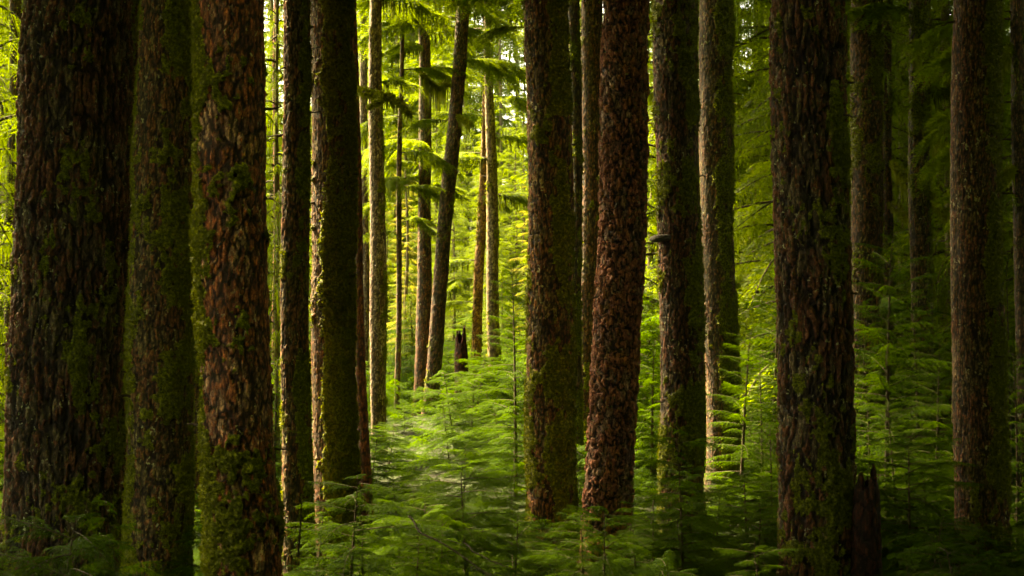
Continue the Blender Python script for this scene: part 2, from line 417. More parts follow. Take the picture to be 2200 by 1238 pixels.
def sapling_mesh(H, seed, nb=46, spread=0.95, fine=1.0, lean=0.04, flat=False):
    """returns stem mesh, foliage mesh"""
    r2 = np.random.default_rng(seed)
    mk = lambda q=1.0: frond(1.0, 0.043 * fine * q, 0.32, 0.0130 * fine * q, 0.028 * fine * q, 0.0090 * fine * q, r2.uniform(0.14, 0.30), r2.uniform(0.0, 0.16), r2)
    var = [mk() for _ in range(5)]
    if flat:             # boughs fork into flat overlapping sprays
        v2 = []
        for T0, A0 in var:
            pc = [T0]
            for sg, st_ in ((1, r2.uniform(0.15, 0.25)), (-1, r2.uniform(0.25, 0.38))):
                b0 = np.array([np.interp(st_, A0[:, 0], A0[:, q_]) for q_ in range(3)])
                pc.append(rotz(roty(mk(1.25)[0] * r2.uniform(0.55, 0.75), radians(r2.uniform(-4, 8))), radians(sg * r2.uniform(24, 40))) + b0)
            v2.append((np.concatenate(pc), A0))
        var = v2
    stem = lambda z: np.array([lean * H * (z / H) ** 2 * math.cos(seed), lean * H * (z / H) ** 2 * math.sin(seed), z]) + (np.array([0.05, 0, -0.02]) * H * 0.3 * max(0, z / H - 0.93) / 0.07 if z / H > 0.93 else 0)
    tr = []; SV, SQ = [], []; off = 0
    def addtube(P, r_, n=5):
        nonlocal off
        v, q = tube(P, r_, n); SV.append(v); SQ.append(q + off); off += len(v)
    zs = np.linspace(0, H, 14); addtube([stem(z) for z in zs], np.interp(zs, [0, H], [0.010 + 0.009 * H, 0.003]))
    az = r2.uniform(0, 6.28)
    for k in range(nb):
        q = (k + 0.5) / nb; z = H * (0.10 + 0.89 * q ** 0.9)
        L = spread * (0.10 + (1 - z / H) ** (0.33 if flat else 0.5) * 1.0) * (r2.uniform(0.35, 1.15) if flat else r2.uniform(0.65, 1.12)) * (0.8 if z / H < 0.2 else 1)
        az += 2.4 + r2.uniform(-.35, .35)
        T, A = var[k % 5]
        pitch = radians(r2.uniform(-10, 8) + 14 * (z / H) ** 3) if flat else radians(r2.uniform(-8, 14) + 26 * (z / H) ** 2)
        roll = radians(r2.uniform(-14, 14))
        base = stem(z)
        sc = np.array([L, L, L])
        tt = rotz(roty(rotx(T * sc, roll), -pitch), az) + base
        if L < 0.45:            # keep needles from shrinking: thin the copy instead
            keep = r2.random(len(tt)) < 0.62; tt = tt[keep]
            cen = tt.mean(axis=1, keepdims=True); tt = cen + (tt - cen) * min(2.0, 0.55 / L) ** 0.8
        tr.append(tt)
        aa = rotz(roty(rotx(A * sc, roll), -pitch), az) + base
        addtube(aa, np.linspace(0.0035 + 0.004 * L, 0.0015, len(aa)), 4)
    st = mesh_np('stem', np.concatenate(SV), Q=np.concatenate(SQ), mats=[M['twig']])
    fo = tri_mesh('foliage', np.concatenate(tr), M['leaf'])
    return st, fo

def crown_mesh(H, z0, seed, Lmax=2.8, nb=90, tw=(0.12, 0.034), mat='leaf_tree', dens=1.0, hang=0.0, rtr=0.17, gapz=None):
    """conifer crown with drooping boughs from z0 to H; returns foliage mesh, limbs mesh"""
    r2 = np.random.default_rng(seed)
    var = [frond(1.0, 0.050 / dens, 0.30, 0.024, tw[0] / Lmax * 1.0, tw[1] / Lmax, r2.uniform(0.25, 0.5), r2.uniform(0.0, 0.25), r2, secdroop=0.9, start=0.16) for _ in range(5)]
    tr = []; SV, SQ = [], []; off = 0; az = r2.uniform(0, 6)
    for k in range(nb):
        q = (k + r2.random()) / nb; z = z0 + (H - z0) * q
        L = Lmax * (0.18 + 0.82 * (1 - q) ** 0.7) * r2.uniform(0.55, 1.15)
        az += 2.4 + r2.uniform(-.6, .6)
        if gapz and r2.random() < gapz: continue
        T, A = var[r2.integers(5)]
        pitch = radians(r2.uniform(-22, 12) + 20 * q); roll = radians(r2.uniform(-25, 25))
        f = lambda X: rotz(roty(rotx(X * L, roll), -pitch), az) + np.array([0, 0, z])
        tt = f(T)
        if L < 0.6 * Lmax:
            cen = tt.mean(axis=1, keepdims=True); tt = cen + (tt - cen) * min(2.2, 0.6 * Lmax / L) ** 0.8
            tt = tt[r2.random(len(tt)) < 0.75]
        tr.append(tt)
        v, qd = tube(f(A), np.linspace(0.012 * L + 0.006, 0.004, len(A)), 4); SV.append(v); SQ.append(qd + off); off += len(v)
        if hang and r2.random() < hang:
            AA = f(np.stack([np.linspace(0.1, 0.9, 26), np.zeros(26), np.interp(np.linspace(0.1, 0.9, 26), A[:, 0], A[:, 2])], -1))
            n = len(AA); ln = r2.uniform(0.15, 0.75, n)
            b = AA + r2.normal(0, 0.03, (n, 3)); ww = r2.uniform(0.02, 0.045, (n, 1)); dr = r2.normal(0, 1, (n, 3)); dr[:, 2] = 0; dr /= np.linalg.norm(dr, axis=1)[:, None]
            tip = b + np.stack([r2.normal(0, 0.04, n), r2.normal(0, 0.04, n), -ln], -1)
            tr.append(np.stack([b - dr * ww, b + dr * ww, tip], 1))
    fo = tri_mesh('crown', np.concatenate(tr), M[mat])
    lm = mesh_np('limbs', np.concatenate(SV), Q=np.concatenate(SQ), mats=[M['twig']])
    return fo, lm

# ------------------------------------------------------------------ ground
n = 140; gx = np.linspace(-170, 170, n); gy = np.linspace(-60, 280, n)
GX, GY = np.meshgrid(gx, gy)
def GH(x, y): return (fbm(x / 9 + 50, y / 9 + 50, 4096, 3, 3) - 0.5) * 0.5 - 0.15 + 0.8 * np.exp(-((x + 1.0) / 4.5) ** 2 - ((y - 36) / 8.0) ** 2)
GZ = GH(GX, GY)
def gz(x, y): return float(GH(np.array([x]), np.array([y]))[0])
i, j = np.meshgrid(np.arange(n - 1), np.arange(n - 1), indexing='ij')
Q = np.stack([i * n + j, i * n + j + 1, (i + 1) * n + j + 1, (i + 1) * n + j], -1).reshape(-1, 4)
tag(link('ground', mesh_np('ground', np.stack([GX, GY, GZ], -1).reshape(-1, 3), Q=Q, mats=[M['floor']])), kind='structure')

# ------------------------------------------------------------------ the measured trunks
T = []
def tr(d, style, mat, moss, pts, label, tint=(1, 1, 1), **k):
    T.append(dict(d=d, style=style, mat=mat, moss=moss, pts=pts, label=label, tint=tint, seed=100 + 7 * len(T), **k))
tr(16.0, 'old', 'bark_old', (0.15, 0.12, 0.05), [(0, 65, 290), (300, 50, 284), (600, 34, 272), (1000, 14, 262), (1165, 6, 266)],
   'broadest trunk of all, dark deeply furrowed bark, at the left edge', (0.8, 0.8, 0.8), burls=[(-2.0, 4.9, 0.07, 0.06), (-1.75, 4.95, 0.10, 0.07), (-1.2, 3.2, 0.1, 0.06)])
tr(15.0, 'brown', 'bark_brown', (0.24, 0.40, 0.45), [(0, 305, 420), (250, 298, 420), (500, 287, 422), (850, 272, 415), (1200, 262, 405)],
   'mossy olive brown trunk just right of the broadest dark trunk', (0.95, 0.9, 0.75))
tr(13.5, 'bare', 'bark_bare', (0.30, -0.05, 0.55), [(0, 420, 568), (450, 428, 578), (800, 435, 588), (1238, 442, 600)],
   'nearest trunk with bright green moss over bare pinkish red bark', (1.35, 1.2, 1.08), thick=0.042, tuft=0.9)
tr(17.5, 'brown', 'bark_brown', (0.10, 0.40, 0.15), [(0, 607, 661), (600, 607, 666), (1160, 608, 672)],
   'narrow brown trunk pressed against the left of a wider mossy trunk', (1.05, 0.95, 0.8))
tr(18.5, 'fine', 'bark_brown', (0.10, 0.85, 0.0), [(0, 662, 755), (500, 667, 762), (1060, 675, 772)],
   'straight trunk brown on the left half and dark mossy on the right half', (0.8, 0.68, 0.52), mdir=-0.5, thick=0.03)
tr(19.0, 'brown', 'bark_brown', (0.12, 0.55, 0.42), [(0, 1128, 1222), (400, 1130, 1230), (1090, 1137, 1240)],
   'large brown trunk with golden mossy left flank right of the sunlit glade', (1.3, 1.05, 0.8), mdir=-0.3)
tr(18.0, 'plate', 'bark_plate', (-0.12, 0.15, 0.05), [(0, 1300, 1395), (300, 1290, 1390), (600, 1277, 1380), (1090, 1257, 1360)],
   'trunk with scaly reddish plates of bark, leaning a little to the right', (1.0, 0.9, 0.9), burls=[(-1.9, 4.1, 0.05, 0.05)])
tr(20.5, 'brown', 'bark_old', (0.26, 0.30, 0.1), [(0, 1408, 1498), (600, 1412, 1506), (1060, 1420, 1514)],
   'dark mossy trunk that carries the grey bracket fungus', (0.85, 0.8, 0.75))
tr(25.0, 'fine', 'bark_brown', (0.05, 0.65, 0.0), [(0, 1500, 1572), (500, 1505, 1577), (900, 1515, 1585)],
   'mossy trunk directly right of the trunk with the bracket fungus', (0.58, 0.55, 0.42), mdir=-0.3, thick=0.03)
tr(15.5, 'old', 'bark_old', (0.13, 0.25, 0.0), [(0, 1662, 1812), (600, 1670, 1824), (1190, 1670, 1830)],
   'broad near trunk with very dark face flecked by lichen, right of centre', (0.85, 0.8, 0.78))
tr(17.5, 'fine', 'bark_brown', (-0.02, 0.75, 0.0), [(0, 2045, 2145), (600, 2047, 2153), (1190, 2048, 2164)],
   'straight trunk with brown left half and black right half near the right edge', (0.95, 0.82, 0.75), mdir=-0.15)
NHERO = len(T)
tr(22.0, 'fine', 'wood_red', (-0.5, 0, 0), [(0, 278, 300), (400, 274, 296), (820, 262, 290)],
   'thin bare reddish trunk behind the gap between the two leftmost trunks')
tr(26.0, 'fine', 'bark_brown', (0.1, 0.3, 0.1), [(0, 408, 430), (1050, 411, 433)],
   'dark thin trunk seen in the slit between mossy olive and pinkish trunks', (0.8, 0.8, 0.8))
tr(23.0, 'fine', 'wood_red', (-0.4, 0.1, 0), [(0, 754, 768), (300, 758, 772), (600, 763, 780), (980, 770, 797)],
   'slender smooth red brown trunk peeking out behind the half mossy trunk', (0.9, 0.95, 0.9))
tr(31.0, 'fine', 'bark_pale', (-0.1, 0.35, 0.0), [(0, 795, 821), (300, 793, 824), (600, 793, 829), (920, 799, 832)],
   'slim pale lichen speckled trunk at the left of the sunlit glade', (1.0, 0.82, 0.78))
tr(43.0, 'fine', 'bark_pale', (0.0, 0.2, 0.1), [(0, 770, 786), (430, 775, 792), (760, 778, 793)],
   'small trunk half hidden just left of the pale lichen speckled trunk', (0.8, 0.7, 0.6))
tr(38.0, 'fine', 'bark_brown', (0.0, 0.1, 0.1), [(0, 860, 868), (400, 853, 864), (870, 848, 860)],
   'thinnest young trunk standing in the bright glade')
tr(40.0, 'fine', 'bark_brown', (0.0, 0.2, 0.2), [(0, 898, 922), (400, 900, 928), (600, 896, 928), (840, 888, 925)],
   'upright dark trunk crossed by the leaning trunk in the glade', (0.9, 0.85, 0.8))
tr(38.0, 'brown', 'bark_brown', (0.0, 0.1, 0.05), [(0, 984, 1012), (400, 949, 980), (820, 912, 945)],
   'leaning trunk slanting up to the right across the glade', (0.75, 0.72, 0.7))
tr(48.0, 'fine', 'bark_pale', (0.1, 0.0, 0.3), [(0, 1046, 1060), (480, 1025, 1046), (760, 1011, 1033)],
   'short looking orange mossy trunk beside the sky gap in the glade', (1.2, 0.7, 0.35))
tr(44.0, 'fine', 'bark_pale', (0.1, 0.1, 0.2), [(0, 1040, 1056), (500, 1045, 1071), (840, 1048, 1077)],
   'pale yellowish mossy trunk at the right of the glade', (1.1, 0.95, 0.7))
tr(27.0, 'fine', 'bark_brown', (0.3, 0.2, 0.1), [(0, 1220, 1247), (400, 1228, 1249), (850, 1232, 1252)],
   'nearly black narrow trunk touching the right of the golden flanked trunk', (0.6, 0.65, 0.6))
tr(29.0, 'fine', 'bark_brown', (0.0, 0.1, 0.25), [(0, 1250, 1297), (400, 1247, 1291), (830, 1239, 1281)],
   'grey brown fine barked trunk behind the left of the plated trunk', (1.0, 0.9, 0.7))
tr(27.0, 'brown', 'bark_brown', (0.34, 0.2, 0.1), [(0, 1832, 1897), (530, 1826, 1893), (820, 1822, 1890)],
   'mid distance trunk with moss clumps and reddish bark rising behind the tall sapling', (0.7, 0.62, 0.5))
tr(30.0, 'fine', 'bark_brown', (0.25, 0.2, 0.0), [(0, 1893, 1916), (800, 1895, 1918)],
   'dark slender trunk tight against the right of the moss clumped trunk', (0.6, 0.6, 0.6))
tr(38.0, 'fine', 'bark_pale', (0.0, 0.3, 0.1), [(0, 1935, 1957), (430, 1930, 1953), (800, 1926, 1948)],
   'pale far trunk just left of a dark mossy trunk, right background', (0.9, 0.85, 0.7))
tr(27.0, 'brown', 'bark_brown', (0.3, 0.3, 0.1), [(0, 1953, 1995), (400, 1955, 1999), (740, 1958, 2004)],
   'dark mossy trunk between the tall sapling and the half black trunk', (0.7, 0.75, 0.65))
tr(24.0, 'fine', 'bark_brown', (0.2, 0.2, 0.1), [(0, 2168, 2200), (500, 2180, 2212), (900, 2184, 2220)],
   'dark trunk cut by the right edge of the picture', (0.6, 0.6, 0.6))
tr(26.0, 'fine', 'bark_brown', (0.25, 0.1, 0.1), [(0, 20, 46), (550, 14, 38), (900, 8, 34)],
   'dim trunk behind the broadest trunk, cut by the left edge', (0.6, 0.6, 0.6))
tr(52.0, 'fine', 'bark_pale', (0.0, 0.1, 0.2), [(0, 1618, 1640), (230, 1616, 1640), (560, 1606, 1632), (800, 1602, 1628)],
   'distant pale trunk with yellow mossy limbs between two dark trunks', (1.2, 1.1, 0.85))
tr(40.0, 'fine', 'wood_red', (-0.1, 0.1, 0.1), [(0, 588, 599), (700, 586, 599), (900, 586, 600)],
   'thin pinkish trunk glimpsed between the pinkish mossy and the narrow brown trunk', (1.0, 1.0, 1.0))

# crowns high above the frame, shared meshes
CR = [crown_mesh(15, 0.0, 900 + k, Lmax=4.6, nb=70, tw=(0.26, 0.085), dens=0.8) for k in range(3)]
TREE = {}
for k, s in enumerate(T):
    me, T1, x0, V, nrm, lw, sp, CXp, zzp = build_trunk(s)
    root = thing('conifer_tree', (x0, s['d'], 0), s['label'], 'tree')
    to = link('trunk', me, root); to.color = (*[q_ * (1.45 if k < NHERO else 1.2) for q_ in s['tint']], 1)
    if len(T1): tag(link('moss', tri_mesh('moss', T1, M['moss']), root), kind='stuff')
    # lichen scales standing off the bark
    if k < NHERO and len(lw):
        r2 = np.random.default_rng(k); ii = r2.choice(lw, min(len(lw), int(len(lw) * 0.035)), replace=False)
        T2 = tufts(V[ii], nrm[ii], sp * 1.8, r2, 0.1)
        tag(link('lichen', tri_mesh('lichen', T2, M['lichen'] if 'lichen' in M else M['moss_dark']), root), kind='stuff')
    cr, lm = CR[k % 3]
    zc = max(11.5, CAMZ + YH / F * s['d'] + 3.5)
    cxo = float(np.interp(zc + 4, zzp, CXp)) - x0
    a = R.uniform(0, 6)
    cs = (0.4, 0.4, 0.9) if s['d'] > 33 else (0.4, 0.4, 0.8) if s['d'] > 21.5 and x0 < 4 else 1.0
    co = link('crown', cr, root, loc=(cxo, 0, zc), rot=(0, 0, a), sc=cs); lo = link('limbs', lm, root, loc=(cxo, 0, zc), rot=(0, 0, a), sc=cs)
    TREE[k] = (root, x0, s['d'])
    rs = np.random.default_rng(2000 + k)
    for q in range(rs.integers(3, 7) if k < NHERO else 2):
        zt = rs.uniform(1.8, CAMZ + YH / F * s['d']); an = rs.choice([rs.uniform(-0.7, 0.3), rs.uniform(2.9, 3.9), rs.uniform(-2.2, -0.9)])
        Rz = float(np.interp(zt, *map(np.array, zip(*sorted((CAMZ - (p_[0] - YH) / F * s['d'], (p_[2] - p_[1]) / 2 / F * s['d']) for p_ in s['pts'])))))
        cxz = float(np.interp(zt, zzp, CXp)) - x0; ln = rs.uniform(0.05, 0.2); dv = np.array([math.cos(an), math.sin(an), rs.uniform(-0.5, 0.2)])
        P0 = np.array([cxz, 0, zt]) + np.array([math.cos(an), math.sin(an), 0]) * (Rz - 0.03)
        vv_, qq_ = tube(np.stack([P0 + dv * t for t in np.linspace(0, ln + 0.03, 5)]) + rs.normal(0, 0.004, (5, 3)), np.linspace(0.016, 0.006, 5) * rs.uniform(0.6, 1.3), 6)
        link('dead_stub', mesh_np('dead_stub', vv_, Q=qq_, mats=[M['twig']]), root)

# ------------------------------------------------------------------ background conifers
BT = [crown_mesh(24, 1.0 + 1.5 * (k % 2), 700 + k, Lmax=3.3, nb=190, tw=(0.13, 0.042), hang=0.5 if k % 2 else 0.15, gapz=0.05) for k in range(5)]
BT.append(crown_mesh(24, 6.5, 750, Lmax=3.4, nb=130, tw=(0.13, 0.042), hang=0.7))
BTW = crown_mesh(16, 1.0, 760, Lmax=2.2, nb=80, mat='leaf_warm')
zz = np.linspace(0, 24.5, 60); rr = 0.19 * (1 - zz / 26); 
vv, qq = tube(np.stack([0.08 * np.sin(zz * 0.4), 0.05 * np.cos(zz * 0.5), zz], -1), rr, 12)
FT = mesh_np('trunk', vv, Q=qq, mats=[M['trunk_far']])
nb_ = 0
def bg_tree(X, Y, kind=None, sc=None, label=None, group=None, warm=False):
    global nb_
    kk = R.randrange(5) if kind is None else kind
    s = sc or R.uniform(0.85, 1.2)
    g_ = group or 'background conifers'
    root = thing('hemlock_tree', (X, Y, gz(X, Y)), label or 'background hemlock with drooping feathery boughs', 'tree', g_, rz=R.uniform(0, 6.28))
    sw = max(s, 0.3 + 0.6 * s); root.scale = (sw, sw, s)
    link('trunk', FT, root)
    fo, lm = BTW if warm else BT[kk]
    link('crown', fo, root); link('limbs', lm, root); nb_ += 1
def alley(X, Y):
    p = 1100 + X / Y * F
    return p
pts = []
def ok(X, Y, r):
    return all((X - a) ** 2 + (Y - b) ** 2 > r * r for a, b in pts) and all((X - t_[1]) ** 2 + (Y - t_[2]) ** 2 > (r * 0.5) ** 2 for t_ in TREE.values())
tries = 0
while tries < 9000 and len(pts) < 270:
    tries += 1
    Y = R.uniform(27, 120); X = R.uniform(-0.44 * Y - 3, 0.44 * Y + 3)
    p = alley(X, Y)
    if not ok(X, Y, (2.7 if not (330 < p < 1330) else 2.1) + Y * 0.012): continue
    if 590 < p < 1240 and Y < 50: continue                      # the open glade
    if 1240 <= p < 1680 and Y < 38: continue
    if 120 < p < 590 and Y < (31 if p < 260 else 43): continue
    if (985 < p < 1018 or 834 < p < 856) and Y > 50: continue   # gaps to the sky
    low = None
    if 330 < p < 1330 and Y > 46:       # the glade: trees rise in height with distance, so the sun reaches all of them
        if Y < 60 and R.random() < 0.6: continue
        low = min(1.0, max(0.16, (Y - 50) / 62 * R.uniform(0.8, 1.25)))
    if 120 < p < 590 and Y < 48: low = 0.42
    if p < 120 and 35 < Y < 62: low = 0.5
    pts.append((X, Y))
    if 590 < p < 1130:
        lab, gr = 'backlit yellow green hemlock at the far side of the glade', 'hemlocks beyond the glade'
    elif p < 590:
        lab, gr = 'shaded drooping hemlock in the left background', 'hemlocks in the left background'
    else:
        lab, gr = 'feathery hemlock among the trunks in the right background', 'hemlocks in the right background'
    bg_tree(X, Y, label=lab, group=gr, sc=low)

for q in range(60):
    Y_ = R.uniform(82, 128); X_ = R.uniform(-0.19, 0.07) * Y_ if q % 3 else R.uniform(0.0, 0.2) * Y_; p = alley(X_, Y_)
    if 985 < p < 1018 and Y_ < 110: continue
    bg_tree(X_, Y_, None, min(1.15, (Y_ - 50) / 62), 'backlit yellow green hemlock at the far side of the glade', 'hemlocks beyond the glade')
for X_, Y_, s_, k_ in [(-1.9, 104, 1.4, 0), (0.3, 108, 1.45, 1), (-0.8, 97, 1.2, 2), (1.5, 112, 1.45, 3), (-5.3, 112, 1.45, 4), (-4.9, 101, 1.3, 1), (-3.25, 100, 1.4, 5), (-3.6, 110, 1.45, 5), (-8.6, 106, 1.4, 2), (-10.6, 110, 1.45, 0)]:
    bg_tree(X_, Y_, k_, s_, 'tall hemlock far behind the glade closing off the sky', 'tall hemlocks far behind the glade')
for X_, Y_, s_ in [(-4.6, 62, 0.5), (-9.5, 74, 0.8), (0.9, 70, 0.6), (-6.6, 84, 0.9), (9.6, 60, 0.75), (10.4, 66, 1.0), (-3.4, 56, 0.3), (2.6, 84, 0.9)]:
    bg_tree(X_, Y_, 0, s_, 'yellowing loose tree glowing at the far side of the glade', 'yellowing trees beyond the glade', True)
for X_, Y_, s_ in [(-7.9, 47, 0.8), (-9.3, 55, 0.85), (-19.5, 53, 0.8), (-17.2, 48, 0.75), (-15.6, 43.5, 0.6), (-24.5, 68, 1.0), (-28, 77, 1.1), (-31, 86, 1.2), (-25, 72, 1.0), (-35, 97, 1.3), (-22, 60, 0.9), (-30, 81, 1.1), (-38, 108, 1.4), (-27, 100, 1.3), (-29.5, 112, 1.4)]:
    bg_tree(X_, Y_, 1, s_, 'shaded drooping hemlock in the left background', 'hemlocks in the left background')
for q in range(34):
    Y_ = R.uniform(106, 132); X_ = R.uniform(-0.18, 0.06) * Y_; p = alley(X_, Y_)
    if 978 < p < 1022: continue
    bg_tree(X_, Y_, None, 1.45, 'tall hemlock far behind the glade closing off the sky', 'tall hemlocks far behind the glade')
for X_, Y_ in [(5.6, 47), (7.5, 52), (9.5, 46), (-12.2, 32.5), (13.8, 38), (16.5, 44)]:
    bg_tree(X_, Y_, 5, R.uniform(0.9, 1.1), 'high crowned hemlock hung with moss at the edge of the glade', 'high crowned hemlocks round the glade')
# leave out the trees the picture shows nothing of: outside the frame, or hidden behind the big near trunks
def unseen(o):
    X, Y = o.location.x, o.location.y
    if abs(X) > 0.36 * Y + 2.0: return 1000 + abs(X) / Y
    p = alley(X, Y); hid = any(t_['pts'][0][1] - 8 < p < t_['pts'][0][2] + 8 for t_ in T[:NHERO])
    return (Y if hid else -1)
allbg = sorted([o for o in COL.objects if o.name.startswith('hemlock_tree')], key=unseen, reverse=True)
for o in allbg[:max(0, len(allbg) - 296)]:
    for ch in list(o.children): bpy.data.objects.remove(ch)
    bpy.data.objects.remove(o)
st_ = R.getstate()
for X_, Y_, k_, w_, lab_ in [(-4.6, 27.8, 0, 0.30, 'narrow shaded hemlock in the gap right of the nearest mossy pinkish trunk'), (-8.75, 24.0, 2, 0.42, 'shaded hemlock at the left edge behind the broadest trunk'),
                             (-10.2, 27.0, 4, 0.42, 'shaded hemlock far left, half cut off by the picture edge')]:
    bg_tree(X_, Y_, k_, 1.0, lab_, None)
    o = [o_ for o_ in COL.objects if o_.get('label') == lab_][0]; o.scale = (w_, w_, 0.8); del o['group']
R.setstate(st_)
# ------------------------------------------------------------------ saplings
SP = [sapling_mesh(2.0, 300 + k, nb=[34, 38, 28, 36, 40, 32][k], spread=[1.05, 1.2, 0.85, 1.15, 0.95, 1.3][k], fine=1.0, flat=True) for k in range(6)]
SPF = [sapling_mesh(2.2, 340 + k, nb=32, spread=1.5, fine=1.6, flat=True) for k in range(4)]      # coarser, for far ones
SPT = [sapling_mesh(4.6, 360 + k, nb=64, spread=1.25, fine=1.15) for k in range(3)]
def sapling(X, Y, H, mesh, label, group=None, native=2.0, rz=None, wide=1.0):
    s = H / native
    root = thing('hemlock_sapling', (X, Y, gz(X, Y)), label, 'sapling', group, rz=R.uniform(0, 6.28) if rz is None else rz)
    root.scale = (s * wide, s * wide, s); q_ = 0.15 if native < 4 else 0.03; root.rotation_euler[0] = R.uniform(-q_, q_); root.rotation_euler[1] = R.uniform(-q_, q_)
    link('stem', mesh[0], root); link('foliage', mesh[1], root)
def hero_sap(pxx, pyy, d, label, tall=False, k=0, wide=1.0):
    X, Y, Z = px(pxx, pyy, d); H = Z - gz(X, Y)
    sapling(X, Y, H, (SPT if tall else SP)[k], label, None, 4.6 if tall else 2.0, wide=wide)
hero_sap(1908, 492, 20.0, 'tall slender hemlock sapling with layered boughs and a dark stem', True, 0)
hero_sap(1108, 560, 27.0, 'tall sapling with dark stem standing left of the golden flanked trunk', True, 1, 0.9)
hero_sap(835, 905, 30.0, 'low bright sapling at the foot of the slim pale speckled trunk', False, 5, 1.5)
hero_sap(868, 872, 34.0, 'low bright sapling at the foot of the thinnest young trunk', False, 1, 1.5)
hero_sap(925, 850, 36.5, 'low bright sapling at the foot of the leaning trunk', False, 3, 1.5)
hero_sap(805, 930, 27.0, 'leafy sapling before the slim pale speckled trunk', False, 1, 1.4)
hero_sap(978, 792, 31.0, 'bushy sapling hiding the foot of the ragged snag', False, 5, 1.0)
hero_sap(1012, 800, 33.0, 'bright sapling right in front of the ragged snag', False, 1, 1.0)
hero_sap(1060, 770, 35.0, 'leafy sapling under the pale yellowish mossy trunk', False, 3, 1.0)
hero_sap(312, 1042, 12.4, 'small sapling with pale upright tip in front of the mossy olive trunk', False, 2, 0.55)
hero_sap(1662, 520, 29.0, 'thin stemmed tall sapling just left of the broad dark face trunk', True, 2, 0.9)
hero_sap(1470, 922, 15.5, 'pointed sapling rising over the foot of the trunk with fungus', False, 0, 0.7)
hero_sap(1965, 930, 17.0, 'conical sapling left of the foot of the half black trunk', False, 1)
hero_sap(2170, 545, 25.0, 'dim tall sapling at the right edge behind the half black trunk', True, 1)
hero_sap(1010, 985, 16.0, 'sapling with a dark bare stem in the middle of the lit thicket', False, 3)
hero_sap(1125, 880, 20.0, 'bright tipped sapling left of the foot of the golden flanked trunk', False, 4, 0.8)
hero_sap(745, 1015, 15.5, 'sapling with pale tip before the foot of the half mossy trunk', False, 5, 1.1)
hero_sap(75, 1078, 11.5, 'wide dark sapling filling the bottom left corner', False, 5, 1.1)
hero_sap(1620, 1010, 16.5, 'sapling between the fungus trunk and the broad dark face trunk', False, 3, 1.1)
hero_sap(2120, 1150, 12.5, 'low dark sapling in the bottom right corner', False, 1, 1.0)
hero_sap(1290, 1060, 14.0, 'sapling at the foot of the plated trunk', False, 0, 0.8)
cnt = 0; placed = []
def place(n_, y0, y1, hmin, hmax, meshes, native, rmin, cond=lambda p, Y: True):
    global cnt
    t_ = 0; k_ = 0
    while k_ < n_ and t_ < n_ * 60:
        t_ += 1
        Y = math.sqrt(R.uniform(y0 * y0, y1 * y1)); X = R.uniform(-0.375 * Y - 0.8, 0.375 * Y + 0.8)
        p = 1100 + X / Y * F
        if (1800 < p < 1930 and Y < 15.5) or not cond(p, Y) or any((X - a) ** 2 + (Y - b) ** 2 < rmin * rmin for a, b in placed): continue
        if any((X - q[1]) ** 2 + (Y - q[2]) ** 2 < 0.45 for q in TREE.values()): continue
        placed.append((X, Y)); k_ += 1
        side = 'left' if p < 640 else 'middle' if p < 1240 else 'right'
        near = 'near' if Y < 24 else 'far'
        sapling(X, Y, R.uniform(hmin, hmax), meshes[R.randrange(len(meshes))], f'feathery young hemlock in the {side} {near} part of the thicket', f'young hemlocks, {side} {near}', native)
        cnt += 1
place(112, 10.2, 20, 1.0, 1.85, SP, 2.0, 0.68, lambda p, Y: not (Y < 13 and R.random() < 0.3))
place(98, 20, 46, 1.2, 2.2, SPF, 2.2, 1.05)
place(34, 27, 46, 2.6, 4.4, SPF, 2.2, 1.6, lambda p, Y: p < 600 or p > 1250)

place(46, 44, 64, 1.6, 3.0, SPF, 2.2, 1.5, lambda p, Y: 560 < p < 1700)

for q, (a_, b_, d_) in enumerate([(1590, 700, 24), (1640, 760, 27), (1850, 640, 24), (1975, 620, 25), (2010, 720, 22), (1870, 780, 22), (1400, 720, 28), (1385, 640, 34), (590, 760, 26), (2185, 760, 20), (1240, 700, 30), (640, 640, 34), (1660, 900, 19), (1930, 860, 19)]):
    hero = px(a_, b_, d_)
    sapling(hero[0], d_, hero[2] - gz(hero[0], d_), SPT[q % 3], 'tall leafy sapling between the large trunks', 'tall saplings between the large trunks', 4.6, wide=1.15)

# ------------------------------------------------------------------ bracket fungus
r2 = np.random.default_rng(3)
nu_, nv_ = 40, 16; u = np.linspace(0, 2 * pi, nu_, endpoint=False); v = np.linspace(0, 1, nv_)
U, Vv = np.meshgrid(u, v)
rad = np.sin(Vv * pi) ** 0.6; zt = np.where(Vv < 0.5, -0.35 * np.cos(Vv * pi), -1.0 * np.cos(Vv * pi)) 
x0, y0, z0 = px(1422, 516, 20.5)
FV = np.stack([0.17 * rad * np.cos(U) * (1 + 0.08 * np.sin(3 * U)), 0.13 * rad * np.sin(U), 0.075 * zt + 0.012 * np.sin(rad * 16) + 0.25 * (0.17 * rad * np.cos(U)) * 0.3], -1).reshape(-1, 3)
i, j = np.meshgrid(np.arange(nv_ - 1), np.arange(nu_), indexing='ij'); j2 = (j + 1) % nu_
FQ = np.stack([i * nu_ + j, i * nu_ + j2, (i + 1) * nu_ + j2, (i + 1) * nu_ + j], -1).reshape(-1, 4)
tag(link('bracket_fungus', mesh_np('bracket_fungus', FV, Q=FQ, mats=[M['fungus']]), loc=(x0 - 0.03, 20.5 - 0.20, z0)), 'grey shelf shaped fungus jutting left from a dark mossy trunk', 'fungus')

